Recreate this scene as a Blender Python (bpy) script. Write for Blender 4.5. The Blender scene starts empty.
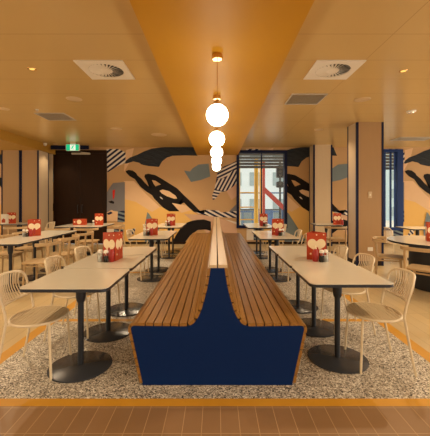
import bpy, bmesh, math, random
from mathutils import Vector, Matrix
random.seed(7)
sc = bpy.context.scene
COL = sc.collection
PI = math.pi

# ------------------------------------------------------------------ materials
def principled(name):
    m = bpy.data.materials.new(name); m.use_nodes = True
    return m, m.node_tree, m.node_tree.nodes['Principled BSDF']

def mat(name, c, rough=.5, metal=0., var=.06, scale=9., spec=.5, stretch=None, emit=None, bump=0., coat=0.):
    """procedural material: base colour gently varied by object-space noise"""
    m, nt, b = principled(name)
    N, L = nt.nodes, nt.links
    tc = N.new('ShaderNodeTexCoord'); mp = N.new('ShaderNodeMapping')
    L.new(tc.outputs['Object'], mp.inputs['Vector'])
    if stretch: mp.inputs['Scale'].default_value = stretch
    nz = N.new('ShaderNodeTexNoise'); nz.inputs['Scale'].default_value = scale; nz.inputs['Detail'].default_value = 4
    L.new(mp.outputs['Vector'], nz.inputs['Vector'])
    mx = N.new('ShaderNodeMix'); mx.data_type = 'RGBA'
    mx.inputs[6].default_value = (*[max(0, v*(1-var)) for v in c], 1)
    mx.inputs[7].default_value = (*[min(1, v*(1+var)) for v in c], 1)
    L.new(nz.outputs['Fac'], mx.inputs[0]); L.new(mx.outputs[2], b.inputs['Base Color'])
    b.inputs['Roughness'].default_value = rough; b.inputs['Metallic'].default_value = metal
    b.inputs['Specular IOR Level'].default_value = spec
    b.inputs['Coat Weight'].default_value = coat
    if bump:
        bp = N.new('ShaderNodeBump'); bp.inputs['Strength'].default_value = bump; bp.inputs['Distance'].default_value = .01
        L.new(nz.outputs['Fac'], bp.inputs['Height']); L.new(bp.outputs['Normal'], b.inputs['Normal'])
    if emit:
        b.inputs['Emission Color'].default_value = (*emit[0], 1); b.inputs['Emission Strength'].default_value = emit[1]
    return m

def line_mat(name, base, line, rough, px, py, ox=0., oy=0., w=.004, var=.1, vscale=2., stretch=(1,1,1), spec=.5, jitter=0.):
    """flat surface with a grid of thin joints (object coordinates, metres); per-cell tint when jitter > 0"""
    m, nt, b = principled(name); N, L = nt.nodes, nt.links
    tc = N.new('ShaderNodeTexCoord'); sep = N.new('ShaderNodeSeparateXYZ'); L.new(tc.outputs['Object'], sep.inputs[0])
    def mth(op, a, bb=None):
        n = N.new('ShaderNodeMath'); n.operation = op
        for i, v in enumerate((a, bb)):
            if v is None: continue
            if isinstance(v, (int, float)): n.inputs[i].default_value = v
            else: L.new(v, n.inputs[i])
        return n.outputs[0]
    masks, cells = [], []
    for out, p, o in ((sep.outputs[0], px, ox), (sep.outputs[1], py, oy)):
        if not p: continue
        t = mth('DIVIDE', mth('SUBTRACT', out, o), p)
        cells.append(mth('FLOOR', t))
        f = mth('FRACT', t)
        d = mth('MULTIPLY', mth('MINIMUM', f, mth('SUBTRACT', 1., f)), p)
        masks.append(mth('LESS_THAN', d, w))
    msk = masks[0]
    for q in masks[1:]: msk = mth('MAXIMUM', msk, q)
    mp = N.new('ShaderNodeMapping'); mp.inputs['Scale'].default_value = stretch; L.new(tc.outputs['Object'], mp.inputs[0])
    nz = N.new('ShaderNodeTexNoise'); nz.inputs['Scale'].default_value = vscale; nz.inputs['Detail'].default_value = 4; L.new(mp.outputs[0], nz.inputs['Vector'])
    fac = nz.outputs['Fac']
    if jitter:
        cb = N.new('ShaderNodeCombineXYZ')
        for i, c in enumerate(cells): L.new(c, cb.inputs[i])
        wn = N.new('ShaderNodeTexWhiteNoise'); L.new(cb.outputs[0], wn.inputs['Vector'])
        fac = mth('ADD', mth('MULTIPLY', fac, 1-jitter), mth('MULTIPLY', wn.outputs['Value'], jitter))
    mx = N.new('ShaderNodeMix'); mx.data_type = 'RGBA'
    mx.inputs[6].default_value = (*[v*(1-var) for v in base], 1); mx.inputs[7].default_value = (*[min(1, v*(1+var)) for v in base], 1)
    L.new(fac, mx.inputs[0])
    m2 = N.new('ShaderNodeMix'); m2.data_type = 'RGBA'
    L.new(msk, m2.inputs[0]); L.new(mx.outputs[2], m2.inputs[6]); m2.inputs[7].default_value = (*line, 1)
    L.new(m2.outputs[2], b.inputs['Base Color']); b.inputs['Roughness'].default_value = rough
    b.inputs['Specular IOR Level'].default_value = spec
    return m

def terrazzo():
    m, nt, b = principled('terrazzo'); N, L = nt.nodes, nt.links
    tc = N.new('ShaderNodeTexCoord')
    v = N.new('ShaderNodeTexVoronoi'); v.inputs['Scale'].default_value = 110; L.new(tc.outputs['Object'], v.inputs['Vector'])
    sp = N.new('ShaderNodeSeparateColor'); L.new(v.outputs['Color'], sp.inputs[0])
    r = N.new('ShaderNodeValToRGB'); r.color_ramp.interpolation = 'CONSTANT'
    e = r.color_ramp.elements
    e[0].position = 0; e[0].color = (.035, .03, .027, 1)
    e[1].position = .13; e[1].color = (.31, .27, .22, 1)
    for p, c in ((.36, (.47, .43, .37)), (.62, (.17, .145, .12)), (.74, (.64, .60, .54)), (.90, (.82, .80, .75))):
        x = e.new(p); x.color = (*c, 1)
    L.new(sp.outputs[0], r.inputs[0]); L.new(r.outputs[0], b.inputs['Base Color'])
    b.inputs['Roughness'].default_value = .42
    return m

def wave_mat(name, a, c, scale, rot):
    m, nt, b = principled(name); N, L = nt.nodes, nt.links
    tc = N.new('ShaderNodeTexCoord'); mp = N.new('ShaderNodeMapping'); mp.inputs['Rotation'].default_value = rot
    L.new(tc.outputs['Object'], mp.inputs[0])
    w = N.new('ShaderNodeTexWave'); w.bands_direction = 'Z'; w.inputs['Scale'].default_value = scale
    w.inputs['Distortion'].default_value = 5; w.inputs['Detail'].default_value = 2; w.inputs['Detail Scale'].default_value = .6
    L.new(mp.outputs[0], w.inputs['Vector'])
    r = N.new('ShaderNodeValToRGB'); r.color_ramp.elements[0].color = (*a, 1); r.color_ramp.elements[1].color = (*c, 1)
    r.color_ramp.elements[0].position = .35; r.color_ramp.elements[1].position = .65
    L.new(w.outputs['Fac'], r.inputs[0]); L.new(r.outputs[0], b.inputs['Base Color']); b.inputs['Roughness'].default_value = .7; b.inputs['Specular IOR Level'].default_value = .12
    return m

def glass_pane():
    m = bpy.data.materials.new('window_glass'); m.use_nodes = True; nt = m.node_tree; N, L = nt.nodes, nt.links
    for n in list(N): N.remove(n)
    out = N.new('ShaderNodeOutputMaterial'); mix = N.new('ShaderNodeMixShader'); fr = N.new('ShaderNodeFresnel'); fr.inputs[0].default_value = 1.45
    t = N.new('ShaderNodeBsdfTransparent'); t.inputs[0].default_value = (.93, .96, .97, 1)
    g = N.new('ShaderNodeBsdfGlossy'); g.inputs['Roughness'].default_value = .03
    L.new(fr.outputs[0], mix.inputs[0]); L.new(t.outputs[0], mix.inputs[1]); L.new(g.outputs[0], mix.inputs[2]); L.new(mix.outputs[0], out.inputs[0])
    return m

WARM = (1, .76, .48)
M = {}
M['ceiling'] = line_mat('ceiling_board', (.60, .42, .175), (.42, .28, .11), .25, 7.0, .6, 1.785, 3.2, .0035, .03, 1.5, spec=.45)
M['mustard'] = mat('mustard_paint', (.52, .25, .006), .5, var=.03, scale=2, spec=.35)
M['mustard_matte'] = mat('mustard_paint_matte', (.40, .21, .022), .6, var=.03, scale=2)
M['tan'] = mat('tan_wall_paint', (.54, .34, .165), .6, var=.03, scale=1.5)
M['panel'] = mat('laminate_panel', (.40, .245, .115), .45, var=.05, scale=3, stretch=(6, 6, .6))
M['panel_pale_lit'] = mat('laminate_panel_pale_lit', (.58, .45, .30), .45, var=.04, scale=3, stretch=(6, 6, .6))
M['plain_wall'] = mat('plain_wall_paint', (.66, .52, .36), .6, var=.03, scale=2)
M['navy'] = mat('navy_trim', (.006, .011, .05), .45, var=.1, spec=.2)
M['navy_blue'] = mat('blue_window_frame', (.008, .034, .17), .45, var=.1, spec=.25)
M['brown_door'] = mat('dark_brown_door', (.020, .007, .002), .5, var=.25, scale=3, spec=.2, stretch=(8, 8, .7))
M['black'] = mat('mural_black', (.014, .012, .013), .7, spec=.12, var=.1)
M['mnavy'] = mat('mural_navy', (.02, .025, .07), .7, spec=.12, var=.1)
M['mwhite'] = mat('mural_white', (.74, .68, .62), .7, spec=.12, var=.03)
M['mcream_and_lit'] = mat('mural_cream_and_lit_pool', (.75, .52, .33), .7, spec=.12, var=.03)
M['mgrey'] = mat('mural_grey', (.21, .21, .24), .7, spec=.12, var=.12, scale=3)
M['mteal'] = mat('mural_teal_grey', (.19, .25, .29), .7, spec=.12, var=.1, scale=3)
M['myellow_glow'] = mat('mural_yellow_with_glow', (.78, .50, .17), .7, spec=.12, var=.04, scale=2)
M['mrose'] = mat('mural_rose', (.64, .42, .30), .7, spec=.12, var=.03)
M['mred'] = mat('mural_red', (.6, .03, .02), .7, spec=.12)
M['wing'] = wave_mat('mural_ink_wing', (.010, .012, .018), (.055, .066, .085), 8., (0, .1, 0))
M['wood'] = mat('bench_oiled_timber', (.29, .14, .031), .30, var=.38, scale=7, stretch=(9, .8, 9), spec=.5)
M['bench_core'] = mat('bench_dark_core', (.02, .012, .008), .8)
M['blue'] = mat('blue_laminate', (.0015, .0175, .098), .45, var=.06, spec=.15)
M['cap'] = mat('bench_cap_cream', (.60, .45, .29), .35, var=.05, scale=4, stretch=(6, .8, 6))
M['top'] = mat('cream_laminate_top', (.66, .62, .53), .17, var=.03, scale=14, spec=.5)
M['dark'] = mat('charcoal_steel', (.03, .035, .048), .4, metal=.4, var=.15, scale=20)
M['base'] = mat('charcoal_base', (.055, .062, .08), .26, metal=.3, var=.2, scale=6)
M['frame'] = mat('beige_powdercoat', (.72, .61, .44), .4, var=.05)
M['slat'] = mat('beige_slats', (.52, .40, .24), .42, var=.06)
M['ash'] = mat('ash_timber', (.50, .35, .19), .45, var=.2, scale=5, stretch=(5, 5, 1.2))
M['red'] = mat('menu_red', (.43, .052, .012), .5, spec=.3, var=.05)
M['cream'] = mat('menu_cream', (.82, .68, .46), .45, var=.04)
M['paper'] = mat('white_card', (.78, .74, .68), .5, var=.03)
M['sauce'] = mat('sauce_red', (.36, .015, .01), .3, var=.08)
M['pepper'] = mat('pepper_grain', (.03, .022, .018), .8, var=.5, scale=300)
M['salt'] = mat('salt_grain', (.85, .83, .80), .8, var=.05, scale=300)
M['chrome'] = mat('brushed_chrome', (.72, .70, .67), .22, metal=1., var=.05)
M['brass'] = mat('brass', (.72, .45, .18), .25, metal=1., var=.05)
M['white'] = mat('white_enamel', (.80, .76, .70), .45, var=.02)
M['grille'] = mat('grey_grille', (.52, .47, .40), .5, var=.05)
M['void'] = mat('dark_duct', (.012, .011, .010), .8)
M['globe'] = mat('opal_globe', (.9, .87, .8), .3, var=0, emit=((1, .86, .62), 22.))
M['lamp_lens'] = mat('downlight_lens', (.8, .6, .2), .3, var=0, emit=((1, .66, .16), 1.3))
M['disc'] = mat('pale_disc', (.64, .48, .29), .5, var=.03)
M['exit_green'] = mat('exit_green', (.0, .35, .16), .4, var=0, emit=((0, .55, .27), .9))
M['exit_white'] = mat('exit_white', (.8, .85, .8), .4, var=0, emit=((.85, 1, .92), .9))
M['glass'] = glass_pane()
M['jar'] = glass_pane(); M['jar'].name = 'clear_jar_glass'
M['planks'] = line_mat('warm_floor_planks', (.54, .42, .24), (.36, .26, .13), .28, .15, 1.2, 0, .4, .0022, .14, 3., (6, .7, 1), jitter=.6)
M['tile'] = line_mat('brown_floor_tiles', (.25, .145, .07), (.40, .26, .14), .40, .12, .24, .03, 1.953, .0025, .12, 4., jitter=.5)
M['strip'] = mat('ochre_floor_strip', (.56, .28, .02), .45, var=.12, scale=6)
M['terrazzo'] = terrazzo()
M['concrete'] = mat('pale_paving', (.5, .5, .5), .8, var=.1, scale=2)
M['facade'] = mat('pale_facade', (.56, .68, .82), .7, var=.06, scale=1)
M['facade_blue'] = mat('pale_blue_cladding', (.42, .58, .70), .5, var=.1, scale=1)
M['facade_glass'] = mat('facade_glass', (.26, .36, .44), .2, var=.2, scale=2)
M['yellow'] = mat('yellow_paint', (.72, .42, .05), .45, var=.08)
M['signal_red'] = mat('red_brace_paint', (.45, .05, .05), .5, var=.1)
M['rail_blue'] = mat('blue_railing_paint', (.06, .14, .33), .5, var=.1)
M['awn'] = mat('grey_awning', (.05, .05, .055), .5, var=.15, scale=3)

# ------------------------------------------------------------------ geometry
class MB:
    def __init__(s): s.bm = bmesh.new(); s.mi = 0
    def face(s, vs):
        try: f = s.bm.faces.new(vs)
        except ValueError: return None
        f.material_index = s.mi; return f
    def box(s, x0, x1, y0, y1, z0, z1, mx=None):
        p = [Vector((x, y, z)) for z in (z0, z1) for y in (y0, y1) for x in (x0, x1)]
        if mx: p = [mx @ q for q in p]
        v = [s.bm.verts.new(q) for q in p]
        for q in ((0,2,3,1), (4,5,7,6), (0,1,5,4), (2,6,7,3), (0,4,6,2), (1,3,7,5)): s.face([v[i] for i in q])
        return s
    def lathe(s, prof, seg=24, cx=0, cy=0, cap=True):
        rings = []
        for r, z in prof:
            rings.append([s.bm.verts.new((cx+r*math.cos(2*PI*i/seg), cy+r*math.sin(2*PI*i/seg), z)) for i in range(seg)])
        for a, b in zip(rings, rings[1:]):
            for i in range(seg): s.face((a[i], a[(i+1) % seg], b[(i+1) % seg], b[i]))
        if cap: s.face(rings[0][::-1]); s.face(rings[-1])
        return s
    def prism(s, poly, lo, hi, axis='z', mx=None):
        def P(a, b, c):
            v = {'z': (a, b, c), 'y': (a, c, b), 'x': (c, a, b)}[axis]
            v = Vector(v); return mx @ v if mx else v
        A = [s.bm.verts.new(P(a, b, lo)) for a, b in poly]; B = [s.bm.verts.new(P(a, b, hi)) for a, b in poly]
        s.face(A[::-1]); s.face(B)
        n = len(poly)
        for i in range(n): s.face((A[i], A[(i+1) % n], B[(i+1) % n], B[i]))
        return s
    def tube(s, pts, r, seg=8, closed=False, caps=True):
        pts = [Vector(p) for p in pts]; n = len(pts); rings = []; up = None
        rr = r if isinstance(r, (list, tuple)) else [r]*n
        for i, p in enumerate(pts):
            if closed: t = pts[(i+1) % n]-pts[i-1]
            else: t = pts[min(i+1, n-1)]-pts[max(i-1, 0)]
            t.normalize()
            if up is None:
                up = Vector((0, 0, 1)) if abs(t.z) < .9 else Vector((1, 0, 0))
            a = (up - t*up.dot(t)).normalized(); b = t.cross(a); up = a
            rings.append([s.bm.verts.new(p + rr[i]*(a*math.cos(2*PI*k/seg)+b*math.sin(2*PI*k/seg))) for k in range(seg)])
        prs = list(zip(rings, rings[1:])) + ([(rings[-1], rings[0])] if closed else [])
        for A, B in prs:
            for k in range(seg): s.face((A[k], A[(k+1) % seg], B[(k+1) % seg], B[k]))
        if caps and not closed: s.face(rings[0][::-1]); s.face(rings[-1])
        return s
    def build(s, name, mats, parent=None, smooth=False, bevel=0., norm=True):
        if norm: bmesh.ops.recalc_face_normals(s.bm, faces=s.bm.faces[:])
        me = bpy.data.meshes.new(name); s.bm.to_mesh(me); s.bm.free()
        for m in (mats if isinstance(mats, (list, tuple)) else [mats]): me.materials.append(m)
        if smooth:
            me.polygons.foreach_set('use_smooth', [True]*len(me.polygons)); me.set_sharp_from_angle(angle=math.radians(40))
        o = bpy.data.objects.new(name, me); COL.objects.link(o)
        if parent: o.parent = parent
        if bevel:
            bv = o.modifiers.new('bevel', 'BEVEL'); bv.width = bevel; bv.segments = 2; bv.limit_method = 'ANGLE'
        return o

def tag(o, label=None, cat=None, group=None, kind=None):
    for k, v in (('label', label), ('category', cat), ('group', group), ('kind', kind)):
        if v: o[k] = v
    return o
def thing(name, label, cat, loc=(0, 0, 0), rz=0., group=None):
    o = bpy.data.objects.new(name, None); COL.objects.link(o); o.location = loc; o.rotation_euler = (0, 0, rz)
    o.empty_display_size = .1
    return tag(o, label, cat, group)
def dup(root, loc, rz, label, group=None):
    r = root.copy(); COL.objects.link(r); r.location = loc; r.rotation_euler = (0, 0, rz); r['label'] = label
    if group: r['group'] = group
    for ch in list(root.children):
        c = ch.copy(); COL.objects.link(c); c.parent = r
        for g in list(ch.children):
            d = g.copy(); COL.objects.link(d); d.parent = c
    return r
def struct(o, label, cat='structure'): return tag(o, label, cat, None, 'structure')

def rrect(x0, x1, y0, y1, r, n=6):
    p = []
    for cx, cy, a0 in ((x1-r, y1-r, 0), (x0+r, y1-r, 90), (x0+r, y0+r, 180), (x1-r, y0+r, 270)):
        for k in range(n+1):
            a = math.radians(a0+90*k/n); p.append((cx+r*math.cos(a), cy+r*math.sin(a)))
    return p
def smooth_pts(P, n=5, closed=True):
    out = []; N = len(P)
    for i in range(N if closed else N-1):
        p0, p1, p2, p3 = [Vector(P[(i+k) % N] if closed else P[min(max(i+k, 0), N-1)]) for k in (-1, 0, 1, 2)]
        for k in range(n):
            t = k/n
            out.append(.5*((2*p1)+(-p0+p2)*t+(2*p0-5*p1+4*p2-p3)*t*t+(-p0+3*p1-3*p2+p3)*t**3))
    if not closed: out.append(Vector(P[-1]))
    return out

# ------------------------------------------------------------------ room shell
CH, BH, WY = 3.10, 2.85, 10.2           # ceiling, bulkhead underside, back wall
XL, XR, YF = -8.0, 9.0, -2.2
def quad_floor():
    b = MB()
    def q(x0, x1, y0, y1, mi):
        b.mi = mi; b.face([b.bm.verts.new((x, y, 0)) for x, y in ((x0, y0), (x1, y0), (x1, y1), (x0, y1))])
    T, S = 1.88, 2.0
    q(XL, XR, YF, 2.21, 1); q(XL, XR, 2.21, 2.295, 2)
    q(XL, -S, 2.295, WY, 0); q(S, XR, 2.295, WY, 0)
    q(-S, -T, 2.295, 8.95, 2); q(T, S, 2.295, 8.95, 2)
    q(-T, T, 2.295, 3.74, 3); q(-T, T, 3.74, 3.82, 2); q(-T, T, 3.82, 6.2, 3); q(-T, T, 6.2, 6.28, 2); q(-T, T, 6.28, 8.87, 3)
    q(-T, T, 8.87, 8.95, 2); q(-S, S, 8.95, WY, 0)
    return b.build('floor', [M['planks'], M['tile'], M['strip'], M['terrazzo']], norm=False)
struct(quad_floor(), 'speckled terrazzo floor with ochre strips, warm planks and brown tiles', 'floor')
b = MB(); b.box(XL, XR, YF, WY, CH, CH+.1); struct(b.build('ceiling', M['ceiling']), 'warm tan panelled ceiling with thin joints', 'ceiling')
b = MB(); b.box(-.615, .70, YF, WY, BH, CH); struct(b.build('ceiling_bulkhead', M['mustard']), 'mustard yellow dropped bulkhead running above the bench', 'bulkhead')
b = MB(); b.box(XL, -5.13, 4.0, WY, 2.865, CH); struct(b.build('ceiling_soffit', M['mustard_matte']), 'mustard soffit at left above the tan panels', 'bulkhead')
def open_side_wall(name, x0, x1, label):                    # unseen side walls, openings added to let light in
    b = MB(); b.box(x0, x1, YF, WY, 0, .25); b.box(x0, x1, YF, WY, 2.95, CH)
    n = 6
    for k in range(n+1):
        y = YF+.04+(WY-YF-.08)*k/n; b.box(x0, x1, y-.04, y+.04, .25, 2.95)
    struct(b.build(name, M['navy']), label, 'wall')
open_side_wall('wall_left', XL-.1, XL, 'unseen navy framed wall at the left side, openings added for light')
open_side_wall('wall_right', XR, XR+.1, 'unseen navy framed wall at the right side, openings added for light')

# back wall with its painted mural (one repeated pattern), openings cut out
K = WY/318.
def wx(px): return (px-216)*K
def wz(py): return 1.44+(199-py)*K
W1 = (wx(236.5), wx(287), .51, 3.0)
W2 = (4.9, wx(402.5), .44, 3.03)
DR = (wx(54), wx(107), 0., 3.0)
OPEN = [W1, W2, DR]
PER = 139.5
wall = bmesh.new()
WM = ['tan', 'black', 'mnavy', 'mwhite', 'mcream_and_lit', 'mgrey', 'mteal', 'myellow_glow', 'mrose', 'mred', 'wing']
def clip_faces(bm):
    for ax, v in ((0, XL), (0, XR), (2, 0.), (2, CH)):
        co = [0, 0, 0]; co[ax] = v; no = [0, 0, 0]; no[ax] = 1
        bmesh.ops.bisect_plane(bm, geom=bm.verts[:]+bm.edges[:]+bm.faces[:], plane_co=co, plane_no=no, clear_inner=(v in (XL, 0.)), clear_outer=(v in (XR, CH)))
    for x0, x1, z0, z1 in OPEN:
        for ax, v in ((0, x0), (0, x1), (2, z0), (2, z1)):
            co = [0, 0, 0]; co[ax] = v; no = [0, 0, 0]; no[ax] = 1
            bmesh.ops.bisect_plane(bm, geom=bm.verts[:]+bm.edges[:]+bm.faces[:], plane_co=co, plane_no=no)
        kill = [f for f in bm.faces if x0 < f.calc_center_median().x < x1 and z0 < f.calc_center_median().z < z1]
        bmesh.ops.delete(bm, geom=kill, context='FACES')
def merge(bm):
    me = bpy.data.meshes.new('tmp'); bm.to_mesh(me); bm.free(); wall.from_mesh(me); bpy.data.meshes.remove(me)
LAYER = [0]
def paint(pts, m, sm=0, copies=(-2, -1, 0, 1, 2), stripe=None, lift=None):
    """pts in pattern pixels; stripe=(angle, width_px, other material)"""
    if sm: pts = [(p.x, p.y) for p in smooth_pts(pts, sm)]
    LAYER[0] += 1
    y = WY-.0006*LAYER[0]
    for c in copies:
        bm = bmesh.new()
        vs = [bm.verts.new((wx(px+PER*c), y, wz(py))) for px, py in pts]
        try: bm.faces.new(vs)
        except ValueError: bm.free(); continue
        bmesh.ops.triangulate(bm, faces=bm.faces[:])
        idx = WM.index(m)
        for f in bm.faces: f.material_index = idx
        if stripe:
            a, w, om = stripe; a = math.radians(a); no = Vector((math.cos(a), 0, math.sin(a)))
            o = Vector((wx(pts[0][0]+PER*c), y, wz(pts[0][1])))
            for k in range(-60, 61):
                bmesh.ops.bisect_plane(bm, geom=bm.verts[:]+bm.edges[:]+bm.faces[:], plane_co=o+no*(k*w*K), plane_no=no)
            for f in bm.faces:
                if int(math.floor((f.calc_center_median()-o).dot(no)/(w*K))) % 2: f.material_index = WM.index(om)
        clip_faces(bm)
        for f in bm.faces:
            f.normal_update()
            if f.normal.y > 0: f.normal_flip()
        merge(bm)
bm = bmesh.new()
bm.faces.new([bm.verts.new((x, WY, z)) for x, z in ((XL, 0), (XR, 0), (XR, CH), (XL, CH))])
clip_faces(bm)
for f in bm.faces:
    f.normal_update()
    if f.normal.y > 0: f.normal_flip()
merge(bm)
# soft colour fields
paint([(124, 181), (134, 181), (146, 194), (160, 207), (152, 212), (136, 202), (124, 199)], 'mcream_and_lit')  # pool of spotlight below the figure, painted as wall colour
paint([(124, 199), (136, 202), (152, 212), (160, 207), (190, 209), (208, 222), (176, 240), (140, 243), (120, 243), (125, 212)], 'myellow_glow')  # mural yellow with the downlight glow mixed into its colour
paint([(126, 150), (134, 148), (131, 160), (124, 172), (125, 158)], 'mcream_and_lit')
paint([(184, 214), (210, 215), (237, 224), (237, 243), (213, 243), (205, 231)], 'mrose')
paint([(88, 168), (97, 163), (108, 172), (106, 190), (92, 200), (84, 186)], 'mrose')
# ink wing along the top
paint([(124, 162.3), (129.6, 157.7), (137, 154.9), (144.5, 151.2), (151.9, 148.7), (161.2, 147.4), (172.4, 147), (193.8, 147), (197.5, 155.8), (185.4, 155.4), (172.4, 155.8),
       (166.8, 157.7), (162.1, 161.4), (159, 167), (148.2, 166), (141.7, 164.6), (138.9, 162.7), (133.3, 161.4), (125.9, 163.8)], 'wing')
paint([(106.5, 149), (119, 149), (125.6, 152.5), (125.5, 163), (118, 166), (107.5, 172.5), (106.5, 160)], 'mwhite', stripe=(-52, 2.0, 'mnavy'))
paint([(184, 170.5), (190, 171.5), (192.5, 168.4), (198.5, 164.5), (208.7, 163.6), (210.3, 176.5), (201, 180), (191, 182)], 'mteal')
# reclining looped ink figure
paint([(125.7, 171), (128.7, 169.9), (132.7, 170.5), (136.2, 173), (137.4, 175.3), (141.4, 178.6), (144.9, 182.7), (149, 186.7), (151.9, 189.3), (150.2, 185), (146.7, 181),
       (144.3, 176.9), (144.9, 174.5), (148.4, 173.7), (155.4, 175.1), (162.1, 178.9), (171.4, 185.2), (177.3, 188.4), (184.2, 195.4), (192.4, 203.1), (200.3, 211.3), (193.5, 211.6),
       (188.3, 207), (184, 202.6), (181.3, 204.1), (177.3, 204.7), (173.2, 203.7), (172, 204.3), (179, 211.3), (169.1, 211.3), (163.3, 207.8), (158.1, 202.6), (154.4, 198.8), (151.9, 195.1),
       (146.1, 191.4), (140.3, 186.7), (137.4, 182.7), (135, 179.2), (129.8, 176.3), (126.3, 172.8)], 'black')
paint([(151.9, 180), (155.4, 180.7), (161, 184.4), (157.7, 185), (155.6, 186.5), (153.7, 183.8)], 'tan')
paint([(159.6, 190.7), (162.7, 189.5), (169.1, 191.2), (175.5, 195.6), (177.3, 198.5), (174.3, 198.8), (166.8, 196.2), (161.6, 193.3)], 'mcream_and_lit')
paint([(159.6, 197), (161, 196.8), (163.2, 199.3), (161.4, 198.8)], 'mwhite')
paint([(172, 243), (176, 235), (181.5, 227), (186, 223), (191, 221), (197, 219.8), (204, 219.4), (210.8, 221.5), (211, 231), (206, 229.5), (198, 229.7),
       (190, 235.5), (184.5, 243)], 'black')
paint([(172, 203), (186, 205.5), (192, 210), (181, 213)], 'mcream_and_lit')
# striped scarves
paint([(229, 211.5), (237, 203.5), (237, 212)], 'mgrey')
paint([(193, 211.8), (204, 213.4), (206.9, 209.7), (219, 210.6), (221, 212.4), (236.6, 211), (236.6, 218), (220.8, 217.2), (209, 216.2)], 'mwhite', stripe=(62, 1.9, 'mnavy'))
paint([(224, 219), (236.6, 222), (236.6, 224.5)], 'mwhite')
paint([(217.4, 173), (224, 166.4), (230.8, 163.8), (237.2, 160.6), (237.3, 171), (232, 170.5), (226, 177.8), (216.4, 179)], 'mwhite', stripe=(116, 1.7, 'mnavy'))
paint([(216.4, 179), (226, 177.8), (232, 170.5), (237.3, 171), (237.4, 182.7), (232.5, 187), (225.7, 191.3), (219, 190.3), (214.6, 188.7)], 'mwhite', stripe=(152, 1.7, 'mnavy'))
paint([(214.6, 188.7), (219, 190.3), (225.7, 191.3), (220.5, 192.2), (215.3, 199), (212.7, 200), (212.2, 195.6)], 'mwhite', stripe=(80, 1.6, 'mnavy'))
# small collage by the door
paint([(107, 192), (113, 183), (125, 182), (125, 211), (107, 213)], 'mgrey')
paint([(112.6, 190.5), (115.2, 189.5), (114.6, 197), (113, 200)], 'mred')
paint([(108.5, 201.5), (112, 200.6), (114.5, 202), (114, 203.8), (110, 203)], 'black')
paint([(107, 212.5), (111.5, 210), (114, 211), (118, 211.5), (117.5, 221), (107, 221)], 'mcream_and_lit')
paint([(118, 211.3), (125, 210.5), (125, 222), (117.5, 222)], 'mnavy', stripe=(75, 2, 'mteal'))
paint([(106.6, 213.5), (111, 211.5), (113, 213), (109, 215)], 'mnavy')
paint([(107, 229), (114, 229), (114, 240), (107, 240)], 'mwhite')
paint([(114, 229), (124, 229), (124, 240), (114, 240)], 'mnavy', stripe=(70, 1.8, 'mteal'))
paint([(128, 236), (131, 229), (136, 228), (134, 234)], 'mwhite', stripe=(40, 1.6, 'mnavy'))
# teal triangle
paint([(144, 230), (147.4, 212), (149, 213.5), (166, 240), (160, 243), (145, 243)], 'mteal')
me = bpy.data.meshes.new('wall_back'); wall.to_mesh(me); wall.free()
for k in WM: me.materials.append(M[k])
wo = bpy.data.objects.new('wall_back', me); COL.objects.link(wo)
struct(wo, 'tan back wall painted with black looped figures, dark wings and striped scarves', 'wall')
def skirting(name, x0, x1):
    b = MB(); b.box(x0, x1, WY-.03, WY-.022+.0, 0, .07); o = b.build(name, M['brown_door']); struct(o, 'dark brown skirting along the mural wall', 'skirting'); return o
skirting('baseboard_back', DR[1]+.02, XR)

# windows
def window(name, W, label, mull=(), fr=.085, fm='navy'):
    x0, x1, z0, z1 = W
    root = thing(name, label, 'window', ((x0+x1)/2, WY, z0)); root['kind'] = 'structure'
    hw, h, f = (x1-x0)/2, z1-z0, .085
    b = MB()
    for a in ((-hw, -hw+f, 0, h), (hw-fr, hw, 0, h), (-hw+f, hw-fr, 0, f), (-hw+f, hw-fr, h-f, h)):
        b.box(a[0], a[1], -.05, .16, a[2], a[3])
    for q in mull: b.box(q-.018, q+.018, .03, .09, f, h-f)
    b.build('window_frame', M[fm], root)
    b = MB(); b.box(-hw+f, hw-fr, .055, .063, f, h-f); b.build('glass_pane', M['glass'], root)
    return root
window('window_1', W1, 'navy framed window in the middle of the mural, traffic pole and yellow posts outside', (.0,))
window('window_2', W2, 'narrow navy framed window right of the big tan column', (.0, .19), .19, 'navy_blue')

# door
x0, x1, z0, z1 = DR
d = thing('door_1', 'tall dark brown double door under the green exit sign', 'door', ((x0+x1)/2, WY, 0)); d['kind'] = 'structure'
hw = (x1-x0)/2
for s in (-1, 1):
    b = MB(); b.box(min(s*.004, s*(hw-.03)), max(s*.004, s*(hw-.03)), -.02, .03, .01, 2.90)
    b.box(min(s*.1, s*(hw-.13)), max(s*.1, s*(hw-.13)), -.026, -.02, .15, .98); b.box(min(s*.1, s*(hw-.13)), max(s*.1, s*(hw-.13)), -.026, -.02, 1.08, 2.8)
    lf = b.build('door_leaf', M['brown_door'], d)
    b = MB(); b.tube([(s*.07, -.02, 1.0), (s*.07, -.06, 1.0), (s*.07, -.06, 1.25), (s*.07, -.02, 1.25)], .01); b.build('pull_handle', M['dark'], lf)
b = MB(); b.box(-hw, -hw+.03, -.04, .05, 0, 3.0); b.box(hw-.03, hw, -.04, .05, 0, 3.0); b.box(-hw+.03, hw-.03, -.04, .05, 2.90, 3.0); b.build('door_frame', M['brown_door'], d)
b = MB(); b.box(-.25, .33, -.09, -.03, 2.86, 2.91); b.tube([(.3, -.06, 2.91), (.05, -.12, 2.93)], .012); b.build('door_closer', M['grille'], d)
b = MB(); b.box(-5.2, -3.95, 9.86, 9.9, 2.98, CH); struct(b.build('trim_1', M['navy']), 'dark navy beam across the top of the brown door', 'trim')

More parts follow.
